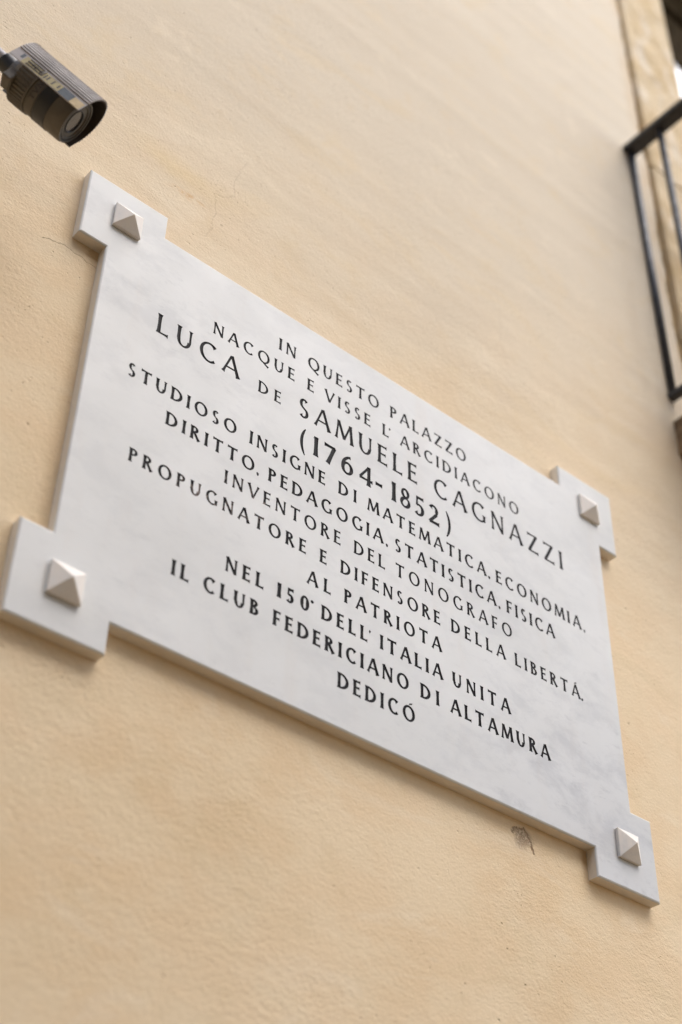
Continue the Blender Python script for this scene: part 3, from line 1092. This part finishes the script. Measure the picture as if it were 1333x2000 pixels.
def shield_profile(off):
    hw = HW + off
    pts = [(-hw, ZL), (-hw, ZS)]
    for i in range(1, 24):
        a = math.pi - math.pi * i / 24
        pts.append((hw * math.cos(a), ZS + (ZA - ZS + off) * math.sin(a)))
    pts += [(hw, ZS), (hw, ZL)]
    return pts


bm = bmesh.new()
po, pi_ = shield_profile(0.0), shield_profile(-0.0014)
rows_ = []
for (pp, xx) in ((pi_, SX0), (po, SX0), (po, SX1), (pi_, SX1)):
    rows_.append([bm.verts.new((xx, a, b)) for a, b in pp])
m_ = len(po)
fcs = []
for k_ in range(4):
    A_, B_ = rows_[k_], rows_[(k_ + 1) % 4]
    for i in range(m_ - 1):
        f_ = bm.faces.new((A_[i], A_[i + 1], B_[i + 1], B_[i]))
        f_.material_index = 1 if k_ in (2, 3) else 0
for e in (0, m_ - 1):
    bm.faces.new([rows_[k_][e] for k_ in range(4)])
shield = from_bm('sunshield', bm, M_SHLD, cct)
shield.data.materials.append(M_LIN)
nr = 28
for i in range(nr):
    a = math.pi - math.pi * (i + 0.5) / nr
    cy, cz = HW * math.cos(a), ZS + (ZA - ZS) * math.sin(a)
    nrm = Vector((0, math.cos(a) / HW, math.sin(a) / (ZA - ZS))).normalized()
    tan = Vector((0, -nrm.z, nrm.y))
    bm = bmesh.new()
    sec = [(-0.0011, -0.0003), (-0.0009, 0.0017), (0.0009, 0.0017), (0.0011, -0.0003)]
    ends = []
    for xx in (SX0 + 0.0005, SX1 + 0.0004):
        ends.append([bm.verts.new(Vector((xx, cy, cz)) + tan * s_ + nrm * t_) for s_, t_ in sec])
    for k_ in range(4):
        bm.faces.new((ends[0][k_], ends[0][(k_ + 1) % 4], ends[1][(k_ + 1) % 4], ends[1][k_]))
    bm.faces.new(ends[0][::-1])
    f_ = bm.faces.new(ends[1])
    o = from_bm('rib', bm, M_SHLD, shield)
bm = bmesh.new()
bm_box(bm, (-0.05, -0.007, RB * .96), (0.03, 0.007, ZA - 0.0016), 0.001)
from_bm('spacer', bm, M_HOUS, cct)
sg = -1                                      # street side of the housing


def sticker(name, x0, x1, z0, z1, mat, off=0.0003, parent=shield):
    y0 = sg * (HW - 0.0002)
    y1 = sg * (HW + off)
    bm = bmesh.new()
    bm_box(bm, (x0, min(y0, y1), z0), (x1, max(y0, y1), z1))
    return from_bm(name, bm, mat, parent)


zb, zt = ZL + 0.001, ZL + 0.0175
sticker('yellow_label', -0.058, -0.043, zb, zt, M_LBL)
sticker('label_strip', -0.0425, 0.017, zb, zt, M_LBL)
sticker('blue_label', 0.0175, 0.041, zb, zt, M_BLU)
sticker('cream_label', 0.0415, 0.061, ZL + 0.0003, zt - 0.001, M_CRM)
sticker('emblem', -0.0655, -0.0605, zb + 0.007, zt, M_BLU)
random.seed(8)
bm = bmesh.new()
x = -0.041
while x < 0.015:                        # row of characters too small to read
    if random.random() < 0.85:
        y0, y1 = sg * (HW + 0.0001), sg * (HW + 0.0005)
        bm_box(bm, (x, min(y0, y1), zb + 0.003 + random.uniform(0, .004)), (x + random.uniform(0.002, 0.0042), max(y0, y1), zt - 0.003))
    x += 0.0052
o = from_bm('print', bm, M_PRT, shield)
o['kind'] = 'stuff'
TH, TN = TH0, TN0
# dark lettering round the barrel between the rear housing and the band
bm = bmesh.new()
ang = -66.0
for ch_ in 'TVNT':
    adv_, polys_ = glyph(ch_)
    hh_ = 0.0088
    for q in polys_:
        A_ = []
        for a in q:
            th_ = ang + math.degrees(a.x * hh_ * 1.35 / RB)
            xx = -0.0045 - a.y * hh_
            r_ = RB + 0.0005
            A_.append(bm.verts.new((xx, sg * r_ * math.cos(R(th_)), r_ * math.sin(R(th_)))))
        bm.faces.new(A_)
    ang += math.degrees((adv_ + 0.16) * hh_ * 1.35 / RB)
o = from_bm('print', bm, M_PRT, cct)
BX = -0.052
gl_ = bmesh.new()
lathe(gl_, [(BX - 0.024, RB * .30), (BX - 0.022, RB * .55), (BX - 0.009, RB * .66)], 24)
from_bm('cable_gland', gl_, M_HOUS, cct)
bm = bmesh.new()
bm_box(bm, (BX - 0.012, -0.028, -RB * 1.12), (BX + 0.006, 0.0, -RB * 0.5), 0.002)
from_bm('mount_lug', bm, M_HOUS, cct)


def tube(name, pts, radii, mat, parent, n_=20):
    bm = bmesh.new()
    rings = []
    for i, p_ in enumerate(pts):
        p_ = Vector(p_)
        d = (Vector(pts[min(i + 1, len(pts) - 1)]) - Vector(pts[max(i - 1, 0)])).normalized()
        q = d.to_track_quat('X', 'Z')
        rings.append([bm.verts.new(p_ + q @ Vector((0, radii[i] * math.cos(2 * math.pi * k / n_), radii[i] * math.sin(2 * math.pi * k / n_)))) for k in range(n_)])
    for A_, B_ in zip(rings[:-1], rings[1:]):
        for k in range(n_):
            bm.faces.new((A_[k], A_[(k + 1) % n_], B_[(k + 1) % n_], B_[k]))
    bm.faces.new(rings[0][::-1])
    bm.faces.new(rings[-1])
    o = from_bm(name, bm, mat, parent, True)
    o.data.set_sharp_from_angle(angle=R(40))
    return o


tube('joint_collar', [(BX - 0.022, 0, 0), (BX - 0.044, 0.0, 0.004)], [0.0165, 0.0165], M_BLK, cct)
wp = Mcam.inverted() @ Vector((-1.02, WY, ZC + 0.50))
tube('mounting_arm', [(BX - 0.0445, 0, 0.004), (BX - 0.075, 0.0, 0.006), tuple(Vector((BX - 0.10, 0, 0.01)).lerp(wp, 0.4)), tuple(wp)], [0.011, 0.011, 0.011, 0.011], M_SHLD, cct)
d_ = Mcam.inverted().to_3x3() @ Vector((0, -1, 0))
tube('wall_plate', [tuple(wp + d_ * 0.0005), tuple(wp + d_ * 0.012)], [0.04, 0.038], M_SHLD, cct, 32)
